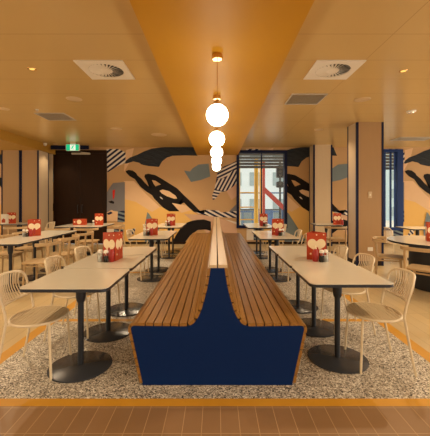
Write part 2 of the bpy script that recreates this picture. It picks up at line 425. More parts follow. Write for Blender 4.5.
# columns
def column(name, x0, x1, y0, y1, z1, label, side_m='panel_pale_lit', back_strip=True, front_m='panel', t=.04):
    root = thing(name, label, 'column', ((x0+x1)/2, (y0+y1)/2, 0)); root['kind'] = 'structure'
    hx, hy = (x1-x0)/2, (y1-y0)/2
    b = MB(); b.box(-hx, hx, -hy, hy, 0, z1); c = b.build('column_core', [M[front_m], M[side_m]], root)
    for p in c.data.polygons:
        if abs(p.normal.x) > .9: p.material_index = 1  # paler side faces: downlight falling on them put into the colour
    for sx in (-1, 1):
        for sy in ((-1, 1) if back_strip else (-1,)):
            xa, xb = sx*hx, sx*(hx-t); ya, yb = sy*hy, sy*(hy-t)
            b = MB(); e = .006
            b.box(min(xa+sx*e, xb), max(xa+sx*e, xb), min(ya+sy*e, yb), max(ya+sy*e, yb), 0, z1-.002); b.build('corner_strip', M['navy'], root)
    b = MB()
    for q in ((-hx-.004, hx+.004, -hy-.004, -hy+.01), (-hx-.004, hx+.004, hy-.01, hy+.004), (-hx-.004, -hx+.01, -hy, hy), (hx-.01, hx+.004, -hy, hy)):
        b.box(*q, 0, .1)
    b.build('kick_strip', M['brown_door'], root)
    return root
c1 = column('column', 3.035, 3.61, 6.86, 7.33, CH, 'big tan panelled column with navy corner strips right of the tables')
column('column', 2.985, 3.55, 9.72, WY-.04, CH, 'slim tan column against the mural wall right of the window', front_m='panel_pale_lit')
column('column', -5.70, -5.20, 9.30, 9.87, 2.865, 'tan panelled pier beside the dark brown door', t=.028)
column('column', -6.27, -5.735, 9.30, 9.87, 2.865, 'tan panelled pier at far left edge, behind the small table', t=.028)
b = MB(); b.box(-5.36, -5.215, WY-.05, WY-.03, 0, CH-.14); struct(b.build('trim_2', M['panel_pale_lit']), 'narrow pale panel between the pier and the brown door', 'trim')
def plate(loc, w, h, name, label, cat):
    t = thing(name, label, cat, loc)
    b = MB(); b.prism(rrect(-w/2, w/2, -h/2, h/2, .008, 3), -.012, -.001, 'y'); b.build('cover_plate', M['panel_pale_lit'] if cat == 'light switch' else M['white'], t)
    b = MB(); b.box(-.012, .012, -.016, -.011, -.02, .02); b.build('rocker', M['white'], t)
plate((3.32, 6.86, 1.53), .08, .14, 'light_switch', 'pale wall switch on the front of the big tan column', 'light switch')
plate((3.325, 6.86, .36), .11, .08, 'power_outlet', 'white power outlet low on the big tan column', 'outlet')

# ------------------------------------------------------------------ ceiling fittings
def diffuser(x, y, label):
    t = thing('air_diffuser', label, 'air diffuser', (x, y, CH), 0, 'square swirl air diffusers')
    b = MB()
    R = .215; n = 40; h = .295
    sq = []
    for i in range(n):
        a = 2*PI*i/n; k = h/max(abs(math.cos(a)), abs(math.sin(a))); sq.append((k*math.cos(a), k*math.sin(a)))
    V = {}
    for lvl, z in ((0, -.014), (1, -.001)):
        V[lvl] = ([b.bm.verts.new((*p, z)) for p in sq], [b.bm.verts.new((R*math.cos(2*PI*i/n), R*math.sin(2*PI*i/n), z)) for i in range(n)])
    for i in range(n):
        j = (i+1) % n
        b.face((V[0][0][i], V[0][0][j], V[0][1][j], V[0][1][i])); b.face((V[0][0][i], V[0][0][j], V[1][0][j], V[1][0][i])); b.face((V[0][1][i], V[0][1][j], V[1][1][j], V[1][1][i]))
    b.build('face_plate', M['white'], t)
    b = MB(); b.lathe([(.214, -.0035), (.214, -.001)], 40); b.build('duct_opening', M['void'], t)
    b = MB()
    for i in range(26):
        a = 2*PI*i/26
        mx = Matrix.Rotation(a, 4, 'Z') @ Matrix.Translation((.145, 0, -.011)) @ Matrix.Rotation(math.radians(24), 4, 'X')
        b.box(-.066, .066, -.014, .014, -.0012, .0012, mx)
    b.lathe([(.078, -.016), (.078, -.006)], 24); b.build('swirl_vanes', M['white'], t)
diffuser(-1.41, 4.09, 'white square swirl air diffuser in the ceiling left of the mustard bulkhead')
diffuser(1.50, 4.09, 'white square swirl air diffuser in the ceiling right of the mustard bulkhead')
def grille(x, y, w, d, label):
    t = thing('return_grille', label, 'air grille', (x, y, CH), 0, 'grey return air grilles')
    b = MB(); f = .02
    for q in ((-w/2, w/2, -d/2, -d/2+f), (-w/2, w/2, d/2-f, d/2), (-w/2, -w/2+f, -d/2+f, d/2-f), (w/2-f, w/2, -d/2+f, d/2-f)): b.box(*q, -.012, -.001)
    b.build('grille_frame', M['grille'], t)
    b = MB(); n = 22
    for i in range(n):
        yy = -d/2+f+(d-2*f)*(i+.5)/n
        b.box(-w/2+f, w/2-f, -.011, .011, -.001, .001, Matrix.Translation((0, yy, -.009)) @ Matrix.Rotation(math.radians(18), 4, 'X'))
    b.build('louvre_blades', M['grille'], t)
grille(-3.22, 6.4, .58, .56, 'grey square return grille in the ceiling at left, before the exit sign')
grille(1.48, 5.28, .57, .55, 'grey square return grille in the ceiling just behind the right diffuser')
grille(5.4, 8.75, .95, .5, 'long grey grille in the ceiling at far right by the narrow window')
def downlight(x, y, label, power, z=CH, ang=140):
    t = thing('downlight', label, 'downlight', (x, y, z), 0, 'small recessed downlights')
    b = MB(); b.lathe([(.034, -.004), (.05, -.006), (.052, -.001), (.034, -.001)], 20, cap=False); b.build('trim_ring', M['brass'], t, True)
    b = MB(); b.lathe([(.033, -.003), (.033, -.001)], 20); b.build('lens', M['lamp_lens'], t)
    spot(x, y, z-.03, power, ang)
def spot(x, y, z, power, ang=140, blend=.6, col=WARM, rad=.04):
    l = bpy.data.lights.new('downlight_beam', 'SPOT'); l.energy = power; l.color = col; l.spot_size = math.radians(ang); l.spot_blend = blend; l.shadow_soft_size = rad
    o = bpy.data.objects.new('downlight_beam', l); COL.objects.link(o); o.location = (x, y, z)
P = 135.
for x, y, lb, p in ((-2.35, 4.06, 'small glowing downlight in the ceiling above the left tables', P), (2.43, 4.12, 'small glowing downlight in the ceiling above the right tables', P),
                 (-2.4, 1.2, 'added unseen downlight overhead left of the viewer', P), (2.4, 1.2, 'added unseen downlight overhead right of the viewer', P),  # unseen downlights added for fill light, next row too
                                  (-5.0, 2.2, 'added unseen downlight off to the left', P), (5.0, 2.2, 'added unseen downlight off to the right', P)): downlight(x, y, lb, p)
def disc(x, y, r, label, name='ceiling_speaker', power=0., ang=140, z=CH):
    t = thing(name, label, 'ceiling speaker' if 'speaker' in name else 'ceiling light', (x, y, z), 0, 'pale round ceiling discs')
    b = MB(); b.lathe([(r-.018, -.008), (r, -.007), (r+.004, -.001), (r-.018, -.001)], 28, cap=False); b.build('rim', M['disc'], t, True)
    b = MB(); b.lathe([(.02, -.006), (r-.018, -.005), (r-.018, -.001)], 28); b.build('cover', M['disc'], t)
    if power: spot(x, y, z-.03, power, ang, rad=.07)
disc(-2.35, 5.27, .125, 'pale round ceiling disc behind the left glowing downlight')
disc(2.44, 5.3, .125, 'pale round ceiling disc behind the right glowing downlight')
disc(-3.9, 5.84, .10, 'pale round ceiling disc at the far left edge', 'ceiling_lamp', P)
disc(-2.35, 7.5, .13, 'pale round ceiling disc before the left of the mural', 'ceiling_lamp', P*1.7)
disc(-1.47, 8.2, .2, 'large pale round ceiling disc next to the mustard bulkhead before the mural', 'ceiling_lamp', P*1.5)
disc(2.45, 7.6, .10, 'added pale round lamp disc between the two tan columns', 'ceiling_lamp', P*.6)  # no fixture known here, lamp added for its light
disc(5.3, 7.2, .10, 'added unseen round lamp disc before the long right grille', 'ceiling_lamp', P*2.)  # unseen lamp added to brighten the back right
disc(4.9, 4.7, .10, 'added unseen round lamp disc above the round table', 'ceiling_lamp', P*.8)  # another unseen lamp, added for its light
disc(-4.85, 9.6, .06, 'small round spot in the ceiling beside the soffit, before the brown door', 'ceiling_lamp', P*.35, 100)
t = thing('smoke_detector', 'white round smoke detector in the ceiling above the round table', 'smoke detector', (3.68, 6.0, CH))
b = MB(); b.lathe([(.085, -.001), (.08, -.022), (.072, -.026)], 24); b.build('base_ring', M['white'], t, True)
b = MB(); b.lathe([(.05, -.026), (.045, -.044), (.02, -.05)], 20); b.build('sensor_head', M['chrome'], t, True)
t = thing('sprinkler', 'tiny pale ceiling sprinkler by the left grille', 'sprinkler', (-3.32, 5.9, CH))
b = MB(); b.lathe([(.035, -.001), (.03, -.01)], 16); b.build('flange', M['white'], t, True)
b = MB(); b.lathe([(.008, -.01), (.008, -.035), (.025, -.037), (.025, -.04)], 12); b.build('deflector', M['chrome'], t)
t = thing('security_camera', 'small pale security camera at the corner of the left soffit', 'camera', (-5.08, 9.45, CH))
b = MB(); b.lathe([(.05, -.001), (.05, -.03)], 16); b.build('mount', M['white'], t)
b = MB(); b.lathe([(.045, -.03), (.042, -.06), (.02, -.08), (.005, -.083)], 16); b.build('dome', M['white'], t, True)
# exit sign
t = thing('exit_sign', 'green and white running man exit sign hung above the brown door', 'exit sign', (-4.23, 9.4, 2.86))
b = MB(); b.prism(rrect(-.2, .2, 0, .2, .03, 4), -.025, .025, 'y'); b.build('housing', M['white'], t)
b = MB(); b.mi = 0; b.prism(rrect(-.185, .185, .012, .188, .02, 3), -.029, -.025, 'y'); b.mi = 1; b.box(-.07, .085, -.031, -.029, .02, .18)
b.mi = 0
b.lathe([(0.001, 0), (0.001, 0)], 3) if False else None
head = [(.028+.014*math.cos(2*PI*i/12), .155+.014*math.sin(2*PI*i/12)) for i in range(12)]
b.prism(head, -.033, -.031, 'y')
for seg in (((.02, .14), (-.005, .09), .014), ((-.005, .09), (.03, .065), .011), ((.03, .065), (.025, .03), .01), ((-.005, .09), (-.03, .06), .011), ((-.03, .06), (-.055, .06), .009),
            ((.018, .135), (.045, .11), .008), ((.015, .135), (-.02, .125), .008), ((-.02, .125), (-.035, .1), .008)):
    (ax, az), (bx, bz), r = seg; L = math.hypot(bx-ax, bz-az); nx, nz = -(bz-az)/L*r, (bx-ax)/L*r
    b.prism([(ax+nx, az+nz), (bx+nx, bz+nz), (bx-nx, bz-nz), (ax-nx, az-nz)], -.033, -.031, 'y')
b.build('sign_face', [M['exit_green'], M['exit_white']], t)
b = MB(); b.box(-.08, .08, -.015, .015, .2, .24); b.build('ceiling_bracket', M['white'], t)

# pendants
def pendant(y, label):
    t = thing('pendant_lamp', label, 'pendant lamp', (.012, y, BH), 0, 'globe pendants in a line under the bulkhead')
    b = MB(); b.lathe([(.05, -.001), (.052, -.012), (.052, -.045), (.047, -.05)], 24); b.build('ceiling_canopy', M['brass'], t, True)
    b = MB(); b.tube([(0, 0, -.05), (0, 0, -.46)], .0035, 6); b.build('cord', M['brass'], t)
    b = MB(); b.lathe([(.012, -.44), (.034, -.455), (.036, -.49), (.03, -.497)], 20); b.build('globe_cap', M['brass'], t, True)
    b = MB(); b.lathe([(.107*math.sin(PI*(i+.35)/16.7), -.592+.107*math.cos(PI*(i+.35)/16.7)) for i in range(17)], 28); b.build('glass_globe', M['globe'], t, True)
    return t
pd = pendant(3.1, 'nearest glowing globe pendant, hanging on a brass cord from the mustard bulkhead')
for y, lb in ((4.34, 'second glowing globe pendant from the front of the line over the bench'), (5.58, 'third glowing globe pendant, middle one of the line over the bench'),
              (6.82, 'fourth glowing globe pendant, second from the mural wall'), (8.06, 'farthest and smallest looking globe pendant, closest to the mural wall')):
    dup(pd, (.012, y, BH), 0, lb)

# ------------------------------------------------------------------ double bench
BY0, BY1 = 2.46, 9.0
back = [(.262, .477), (.228, .480), (.198, .497), (.168, .540), (.143, .60), (.102, .75), (.076, .905)]
nose = [(.645+.048*math.cos(math.radians(q)), .434+.048*math.sin(math.radians(q))) for q in range(-12, 91, 6)]
bench = thing('double_bench', 'long back to back slatted timber bench with navy blue end panel', 'bench', (.012, BY0, 0))
def resample(P, n=400):
    L = [0]
    for a, c in zip(P, P[1:]): L.append(L[-1]+math.dist(a, c))
    def at(s):
        s = min(max(s, 0), L[-1])
        for i in range(len(P)-1):
            if s <= L[i+1]+1e-9:
                u = (s-L[i])/(L[i+1]-L[i]); return (P[i][0]+(P[i+1][0]-P[i][0])*u, P[i][1]+(P[i+1][1]-P[i][1])*u)
        return P[-1]
    return L[-1], at
front = [(.603, .015)]
sp = front + nose + [(.44, .479)] + [(p.x, p.y) for p in smooth_pts(back, 6, closed=False)]
TL, at = resample(sp)
def zone(s0, s1, sx, width=.058, gap=.0085, th=.022):
    b = MB(); n = max(1, round((s1-s0+gap)/(width+gap))); w = (s1-s0+gap)/n-gap
    for i in range(n):
        a = s0+i*(w+gap); pts = [at(a+w*k/4) for k in range(5)]
        tx, tz = pts[-1][0]-pts[0][0], pts[-1][1]-pts[0][1]; L = math.hypot(tx, tz); nx, nz = -tz/L, tx/L      # inward normal
        if i >= 0:
            poly = [(sx*x, z) for x, z in pts] + [(sx*(x+nx*th), z+nz*th) for x, z in reversed(pts)]
        b.prism(poly, 0., BY1-BY0, 'y')
    return b
# arc positions
def arc_of(n): return sum(math.dist(a, c) for a, c in zip(sp[:n], sp[1:n+1]))
s_nose, s_in = arc_of(9), arc_of(1+len(nose)+6)
for sx in (-1, 1):
    zone(.0, s_nose-.004, sx).build('front_slats', M['wood'], bench)
    zone(s_nose+.004, s_in-.004, sx).build('seat_slats', M['wood'], bench)
    zone(s_in+.004, TL, sx).build('backrest_slats', M['wood'], bench)
    b = MB(); b.box(min(sx*.004, sx*.064), max(sx*.004, sx*.078), 0, BY1-BY0, .905, .93); b.build('top_cap', M['cap'], bench, bevel=.004)
inner = []
for i in range(0, len(sp)):
    x, z = sp[i]; a = sp[max(i-1, 0)]; c = sp[min(i+1, len(sp)-1)]
    tx, tz = c[0]-a[0], c[1]-a[1]; L = math.hypot(tx, tz); inner.append((x-tz/L*.0235, z+tx/L*.0235))
outline = [(inner[0][0], 0)] + inner + [(.053, .904)]
# keep it monotone and mirror
outline = outline + [(-x, z) for x, z in reversed(outline)]
for y0, y1, nm in ((0, .025, 'end_panel'), (BY1-BY0-.025, BY1-BY0, 'end_panel')):
    b = MB(); b.prism(outline, y0, y1, 'y'); b.build(nm, M['blue'], bench)
core = [(x*.96, z-.012 if z > .02 else z) for x, z in outline]
b = MB(); b.prism(core, .03, BY1-BY0-.03, 'y'); b.build('inner_carcass', M['bench_core'], bench)

# ------------------------------------------------------------------ café tables
TZ = .765
def make_table(label, group, w=.68, d=.69, cols=((0, 0),)):
    t = thing('cafe_table', label, 'table', (0, 0, 0), 0, group)
    x, y = w/2, d/2
    b = MB(); b.prism(rrect(-x, x, -y, y, .055), TZ-.006, TZ); b.build('tabletop', M['top'], t)
    b = MB(); b.prism(rrect(-x+.001, x-.001, -y+.001, y-.001, .054), TZ-.030, TZ-.0062); b.build('edge_band', M['dark'], t)
    for cx, cy in cols:
        b = MB(); b.lathe([(.255, 0), (.26, .004), (.26, .010), (.25, .014), (.05, .017), (.03, .02)], 40, cx, cy); b.build('base_plate', M['base'], t, True)
        b = MB(); b.lathe([(.0245, .017), (.0245, TZ-.031)], 20, cx, cy); b.build('column_pole', M['dark'], t, True)
        b = MB(); b.lathe([(.026, TZ-.215), (.036, TZ-.195), (.041, TZ-.16), (.041, TZ-.05), (.07, TZ-.04), (.07, TZ-.0305)], 16, cx, cy); b.build('flip_collar', M['dark'], t, True)
    return t
G1 = 'square cafe tables along the bench'
tb = make_table('square cream cafe table nearest the viewer in the left row', G1); tb.location = (-1.165, 2.74, 0)
rows = []
LY = [2.74, 3.44, 4.14, 5.75, 6.45, 7.90, 8.60]
RY = [2.87, 3.56, 4.25, 5.75, 6.45, 7.85, 8.55]
desc = ['nearest the viewer', 'second from the viewer', 'third from the viewer', 'first after the gap', 'second after the gap', 'second from the mural', 'closest to the mural']
for side, X, Ys in (('left', -1.165, LY), ('right', 1.095, RY)):
    for i, y in enumerate(Ys):
        if side == 'left' and i == 0: continue
        dup(tb, (X, y, 0), 0, f'square cream cafe table {desc[i]}, row {side} of the bench', G1)
G2 = 'cafe tables away from the bench'
for X, Y, lb in ((-3.31, 5.12, 'cream cafe table at the left edge, front one beyond the wire chairs'), (-3.31, 5.81, 'cream cafe table at left with a menu stand, middle of the row with wooden chairs'),
                 (-3.31, 6.50, 'cream cafe table at left, rear of the row with wooden chairs'), (-5.52, 8.88, 'small cream table at far left in front of the tan piers'),
                 (2.98, 8.6, 'small cream table between the two tan columns'), (4.75, 7.5, 'cream table behind the round table near the narrow window')):
    dup(tb, (X, Y, 0), 0, lb, G2)
wt = make_table('wide cream table in front of the dark brown door', G2, 1.12, 1.2, ((-.0, 0),)); wt.location = (-3.38, 8.3, 0)

# round table
t = thing('round_table', 'large round pale table on a black drum base at the right edge', 'table', (3.62, 5.15, 0))
b = MB(); b.lathe([(.745, TZ-.006), (.75, TZ-.003), (.748, TZ)], 64); b.build('tabletop', M['top'], t)
b = MB(); b.lathe([(.748, TZ-.034), (.749, TZ-.0062)], 64); b.build('edge_band', M['dark'], t)
b = MB(); b.lathe([(.40, 0), (.40, .05), (.43, .051), (.43, TZ-.035)], 48); b.build('drum_base', M['dark'], t, True)

# ------------------------------------------------------------------ wire chairs (local +x faces the table)
def make_wire_chair(label, group):
    t = thing('wire_chair', label, 'chair', (0, 0, 0), 0, group)
    sx, sy, sz = .215, .235, .452
    ring = [(sx*math.cos(2*PI*i/36), sy*math.sin(2*PI*i/36), sz-.006) for i in range(36)]
    b = MB(); b.tube(ring, .010, 8, True); b.build('seat_ring', M['frame'], t, True)
    b = MB(); n = 13; w = 2*sx/n
    for i in range(n):
        x0, x1 = -sx+i*w+.002, -sx+(i+1)*w-.002
        xm = max(abs(x0), abs(x1)); y0 = sy*math.sqrt(max(0, 1-(min(.999, abs(x0)/sx))**2)); y1 = sy*math.sqrt(max(0, 1-(min(.999, abs(x1)/sx))**2))
        b.prism([(x0, -y0), (x1, -y1), (x1, y1), (x0, y0)], sz-.004, sz+.003)
    b.box(-.012, .012, -sy, sy, sz-.012, sz-.005); b.box(-sx, sx, -.012, .012, sz-.012, sz-.0045); b.build('slatted_seat', M['slat'], t)
    for s in (-1, 1):
        b = MB(); b.tube([(.150, s*.165, sz-.008), (.158, s*.172, sz-.06), (.180, s*.195, .0)], .0105, 8); b.build('leg', M['frame'], t, True)
        b = MB(); b.tube([(-.250, s*.212, 0), (-.205, s*.209, .22), (-.165, s*.206, .44), (-.160, s*.205, .47), (-.172, s*.204, .54), (-.184, s*.204, .588)], .0105, 8); b.build('leg', M['frame'], t, True)
        b = MB(); b.tube([(-.163, s*.206, sz-.006), (-.10, s*.19, sz-.008)], .008, 6); b.build('seat_strut', M['frame'], t, True)
    # backrest loop: corners rounded, curved in plan
    def bk(y, z):
        lean = -.172-(z-.54)*.27
        return (lean-.060*(1-(y/.205)**2), y, z)
    loop = []
    for k in range(13): loop.append(bk(-.204+.408*k/12, .585-.012*math.sin(PI*k/12)))
    top = []
    for k in range(5): a = k/4*PI/2; top.append(bk(.204-.07*(1-math.cos(a)), .73+.07*math.sin(a)))
    for k in range(1, 8): top.append(bk(.134-.268*k/8, .80+.006*math.sin(PI*k/8)))
    for k in range(5): a = k/4*PI/2; top.append(bk(-.134-.07*math.sin(a), .73+.07*math.cos(a)))
    b = MB(); b.tube(loop+[bk(.204, .65)]+top+[bk(-.204, .65)], .0105, 8, True); b.build('backrest_frame', M['frame'], t, True)
    b = MB()
    for k in range(13):
        y = -.17+.34*k/12
        zt = .80 if abs(y) < .134 else .73+math.sqrt(max(0, .07**2-(abs(y)-.134)**2))
        p = []
        for q in range(6):
            u = q/5; z = .578+(zt-.578)*u; yy = y*(1-.12*math.sin(PI*u))*.97+.03*(u-.5)*(1-abs(y)/.2); c = bk(yy, z); p.append((c[0]-.018*math.sin(PI*u), c[1], c[2]))
        b.tube(p, .0052, 6)
    b.build('backrest_wires', M['frame'], t, True)
    return t
G3 = 'beige wire back chairs along the bench tables'
wc = make_wire_chair('beige wire back chair nearest the viewer at left', G3); wc.location = (-1.50, 2.71, 0); wc.rotation_euler.z = math.radians(3)
cd = ['nearest the viewer', 'second from the viewer', 'third from the viewer', 'first after the gap', 'second after the gap', 'second from the mural', 'closest to the mural']
for side, X, Ys, rz in (('left', -1.50, (2.71, 3.44, 4.14, 5.75, 6.45, 7.9, 8.6), 0), ('right', 1.425, (2.81, 3.56, 4.25, 5.75, 6.45, 7.85, 8.55), PI)):
    for i, y in enumerate(Ys):
        if side == 'left' and i == 0: continue
        j = [0, .05, -.04, .06, -.03, .05, -.05][i] + (math.radians(-4) if (side == 'right' and i == 0) else 0)
        dup(wc, (X-(.035 if side == 'right' and i == 0 else 0), y, 0), rz+j, f'beige wire back chair {cd[i]}, at the tables {side} of the bench', G3)
G4 = 'beige wire back chairs near the walls'
for X, Y, rz, lb in ((-4.80, 8.80, PI, 'beige wire back chair before the pier beside the brown door'), (4.05, 7.25, .2, 'beige wire back chair by the narrow right window, left of the table there'),
                     (4.72, 6.88, PI/2, 'beige wire back chair in front of the table by the narrow right window')):
    dup(wc, (X, Y, 0), rz, lb, G4)

# ------------------------------------------------------------------ timber chairs (local +x faces the table)
def make_wood_chair(label, group):
    t = thing('timber_chair', label, 'chair', (0, 0, 0), 0, group)
    b = MB()
    pts = [(p.x, p.y) for p in smooth_pts([(.21, -.19), (.22, 0), (.21, .19), (.13, .215), (-.12, .20), (-.20, .15), (-.215, 0), (-.20, -.15), (-.12, -.20), (.13, -.215)], 4)]
    b.prism(pts, .432, .458); b.build('seat', M['ash'], t, bevel=.008)
    for s in (-1, 1):
        b = MB(); b.tube([(.165, s*.165, .435), (.19, s*.19, 0)], [.019, .013], 10); b.build('leg', M['ash'], t, True)
        b = MB(); b.tube([(-.215, s*.20, 0), (-.195, s*.192, .43), (-.205, s*.19, .60), (-.215, s*.19, .715)], [.013, .019, .018, .016], 10); b.build('leg', M['ash'], t, True)
    for pr in (((-.19, -.19, .40), (-.19, .19, .40)), ((.17, -.165, .40), (.17, .165, .40)), ((-.19, -.19, .40), (.17, -.165, .40)), ((-.19, .19, .40), (.17, .165, .40))):
        b = MB(); b.tube(pr, .012, 8); b.build('seat_rail', M['ash'], t, True)
    b = MB(); P = [(-.05, -.275), (-.13, -.262), (-.20, -.215), (-.245, -.12), (-.258, 0), (-.245, .12), (-.20, .215), (-.13, .262), (-.05, .275)]
    P = smooth_pts(P, 4, False); rings = []
    for i, p in enumerate(P):
        tt = (P[min(i+1, len(P)-1)]-P[max(i-1, 0)]).normalized(); nn = Vector((-tt.y, tt.x)); h = .011
        rings.append([b.bm.verts.new((p.x+nn.x*q, p.y+nn.y*q, z)) for q, z in ((-h, .712), (h, .712), (h, .762), (-h, .762))])
    for A, B in zip(rings, rings[1:]):
        for k in range(4): b.face((A[k], A[(k+1) % 4], B[(k+1) % 4], B[k]))
    b.face(rings[0]); b.face(rings[-1][::-1])
    b.build('curved_top_rail', M['ash'], t, True, bevel=.005)
    return t
G5 = 'pale timber chairs with a curved rail'
wd = make_wood_chair('pale timber chair on the bench side of the left table row, front one', G5)
wd.location = (-2.80, 5.10, 0); wd.rotation_euler.z = PI
for X, Y, rz, lb in ((-2.80, 5.80, PI, 'pale timber chair on the bench side of the left table row, middle one'),
                     (-2.80, 6.50, PI, 'pale timber chair on the bench side of the left table row, rear one'),
                     (-3.82, 5.12, 0, 'pale timber chair at the left edge, far side of the front left table'),
                     (-3.82, 5.80, 0, 'pale timber chair beyond the left table row, level with its menu stand'),
                     (-3.82, 6.50, 0, 'pale timber chair on the far side of the left row, rear one'),
                     (-3.72, 7.55, PI/2, 'pale timber chair at the wide table by the brown door, left one'),
                     (-3.05, 7.55, PI/2, 'pale timber chair at the wide table by the brown door, right one'),
                     (-2.68, 8.35, PI, 'pale timber chair at the bench end of the wide table by the brown door'),
                     (-4.95, 7.9, 2.2, 'pale timber chair near the small far left table'),
                     (3.0, 8.02, PI/2, 'pale timber chair at the small table between the tan columns'),
                     (3.0, 5.5, -.5, 'pale timber chair left of the round table, facing it'),
                     (2.98, 4.55, .75, 'pale timber chair in front of the round table, back to the viewer')):
    dup(wd, (X, Y, 0), rz, lb)

# ------------------------------------------------------------------ things on the tables
def heart(w, h):
    """two-lobed cream emblem with a notch underneath, unit panel"""
    pts = []
    r = .235*w
    for cx, a0, a1 in ((.225*w, -70, 150), (-.225*w, 30, 250)):
        for k in range(13):
            a = math.radians(a0+(a1-a0)*k/12); pts.append((cx+r*math.cos(a), .60*h+r*math.sin(a)))
    pts += [(-.17*w, .375*h), (-.12*w, .37*h), (-.075*w, .45*h), (0, .48*h), (.075*w, .45*h), (.12*w, .37*h), (.17*w, .375*h)]
    return pts
def make_menu(label, group, w=.215, h=.30):
    t = thing('menu_stand', label, 'menu stand', (0, 0, 0), 0, group)
    ap = w/(2*math.sqrt(3))
    for k in range(3):
        mx = Matrix.Rotation(2*PI*k/3, 4, 'Z')
        b = MB(); b.mi = 0; b.prism([(-w/2, 0), (w/2, 0), (w/2, h), (-w/2, h)], -ap, -ap+.003, 'y', mx)
        b.mi = 1; b.prism(heart(w, h), -ap-.0012, -ap-.0002, 'y', mx)
        for px, py, r in ((.36*w, .93*h, .008), (.0, .92*h, .008), (-.3*w, .22*h, .011)):
            b.prism([(px+r*math.cos(2*PI*i/10), py+r*math.sin(2*PI*i/10)) for i in range(10)], -ap-.0012, -ap-.0002, 'y', mx)
        b.mi = 2; fg = [(-.05*w, .12*h), (.05*w, .12*h), (.075*w, .36*h), (.04*w, .42*h), (-.04*w, .42*h), (-.075*w, .36*h)]
        b.prism(fg, -ap-.002, -ap-.0013, 'y', mx)
        b.build('menu_panel', [M['red'], M['cream'], M['sauce']], t)
    return t
def make_shaker(name, cat, fill, label, group):
    t = thing(name, label, cat, (0, 0, 0), 0, group)
    b = MB(); b.lathe([(.027, 0), (.029, .005), (.026, .075), (.022, .098)], 16); b.build('glass_body', M['jar'], t, True)
    b = MB(); b.lathe([(.022, .003), (.0245, .008), (.0225, .062)], 14); b.build('contents', M[fill], t, True)
    b = MB(); b.lathe([(.025, .098), (.025, .116), (.016, .128), (.004, .131)], 16); b.build('lid', M['white'], t, True)
    return t
def make_bottle(label, group):
    t = thing('sauce_bottle', label, 'sauce bottle', (0, 0, 0), 0, group)
    b = MB(); b.lathe([(.027, 0), (.029, .006), (.029, .10), (.02, .125), (.014, .135)], 18); b.build('bottle_body', M['sauce'], t, True)
    b = MB(); b.lathe([(.015, .135), (.015, .15), (.005, .168)], 14); b.build('nozzle_cap', M['cream'], t, True)
    return t
GM, GS, GP, GB = 'red menu stands on the tables', 'salt shakers on the tables', 'pepper shakers on the tables', 'red sauce bottles on the tables'
sets = [ # x, y, rz of stand, where, full set
    (-1.145, 3.56, math.radians(86), 'on the second table left of the bench', True),
    (1.122, 3.60, math.radians(-3), 'on the second table right of the bench', True),
    (-1.22, 6.02, math.radians(20), 'on the fourth table left of the bench', True),
    (1.165, 6.02, math.radians(-8), 'on the fourth table right of the bench', True),
    (-1.15, 8.12, math.radians(10), 'on the far left bench table near the mural', True),
    (1.19, 8.1, math.radians(12), 'on the far right bench table under the window', True),
    (-3.36, 5.86, math.radians(40), 'on the left table with timber chairs', True),
    (-3.02, 8.25, math.radians(8), 'on the wide table by the brown door', False),
    (-5.66, 8.84, math.radians(15), 'on the small far left table', False),
    (3.18, 8.42, math.radians(5), 'on the small table between the tan columns', False),
    (3.46, 5.12, math.radians(2), 'on the round table', True)]
first = None
for i, (x, y, rz, where, full) in enumerate(sets):
    lb = f'red menu stand with cream emblem {where}'
    if first is None:
        mn = make_menu(lb, GM); mn.location = (x, y, TZ); mn.rotation_euler.z = rz; first = True
    else: dup(mn, (x, y, TZ), rz, lb)
    offs = [(-.105, -.125), (-.035, -.150), (.02, -.125)] if x < 0 else [(.065, -.16), (.012, -.185), (-.045, -.15)]
    if not full: offs = [(-.13, -.08), None, None] if i == 7 else ([None, None, (.12, -.11)] if i == 9 else [None]*3)
    for (nm, cat, fill, word, G), o in zip((('salt_shaker', 'salt shaker', 'salt', 'glass salt shaker with metal lid', GS), ('pepper_shaker', 'pepper shaker', 'pepper', 'glass pepper shaker with dark grains', GP), ('sauce_bottle', 'sauce bottle', None, 'dark red sauce bottle with pale nozzle', GB)), offs):
        if o is None: continue
        k = '_'+nm; lb = f'{word} {where}'
        if k not in globals():
            globals()[k] = make_shaker(nm, cat, fill, lb, G) if fill else make_bottle(lb, G)
            globals()[k].location = (x+o[0], y+o[1], TZ)
        else: dup(globals()[k], (x+o[0], y+o[1], TZ), 0, lb)
# low landscape card by the brown door, white card at far left
t = thing('menu_box', 'low wide red menu box on the wide table by the brown door', 'menu box', (-3.55, 8.30, TZ))
b = MB(); b.mi = 0; b.prism([(-.16, 0), (.16, 0), (.16, .155), (-.16, .155)], -.05, .05, 'y')
for cx in (-.0, -.12):
    r = .06 if cx == 0 else .02
    b.mi = 1; b.prism([(cx+r*math.cos(2*PI*i/16), .08+r*math.sin(2*PI*i/16)) for i in range(16)], -.052, -.0505, 'y')
b.build('box_body', [M['red'], M['cream']], t)
t = thing('table_card', 'white folded card standing on the small far left table', 'table card', (-5.78, 8.70, TZ))
b = MB(); mx = Matrix.Rotation(math.radians(8), 4, 'X'); b.box(-.07, .07, -.052, -.049, .0, .26, None); b.box(-.07, .07, .049, .052, 0, .26); b.box(-.07, .07, -.049, .049, .257, .26); b.build('card_sheet', M['paper'], t)
b = MB(); b.prism([(-.05, .03), (.05, .03), (.05, .12), (.0, .15), (-.05, .1)], -.0535, -.0522, 'y'); b.build('printed_patch', M['red'], t)

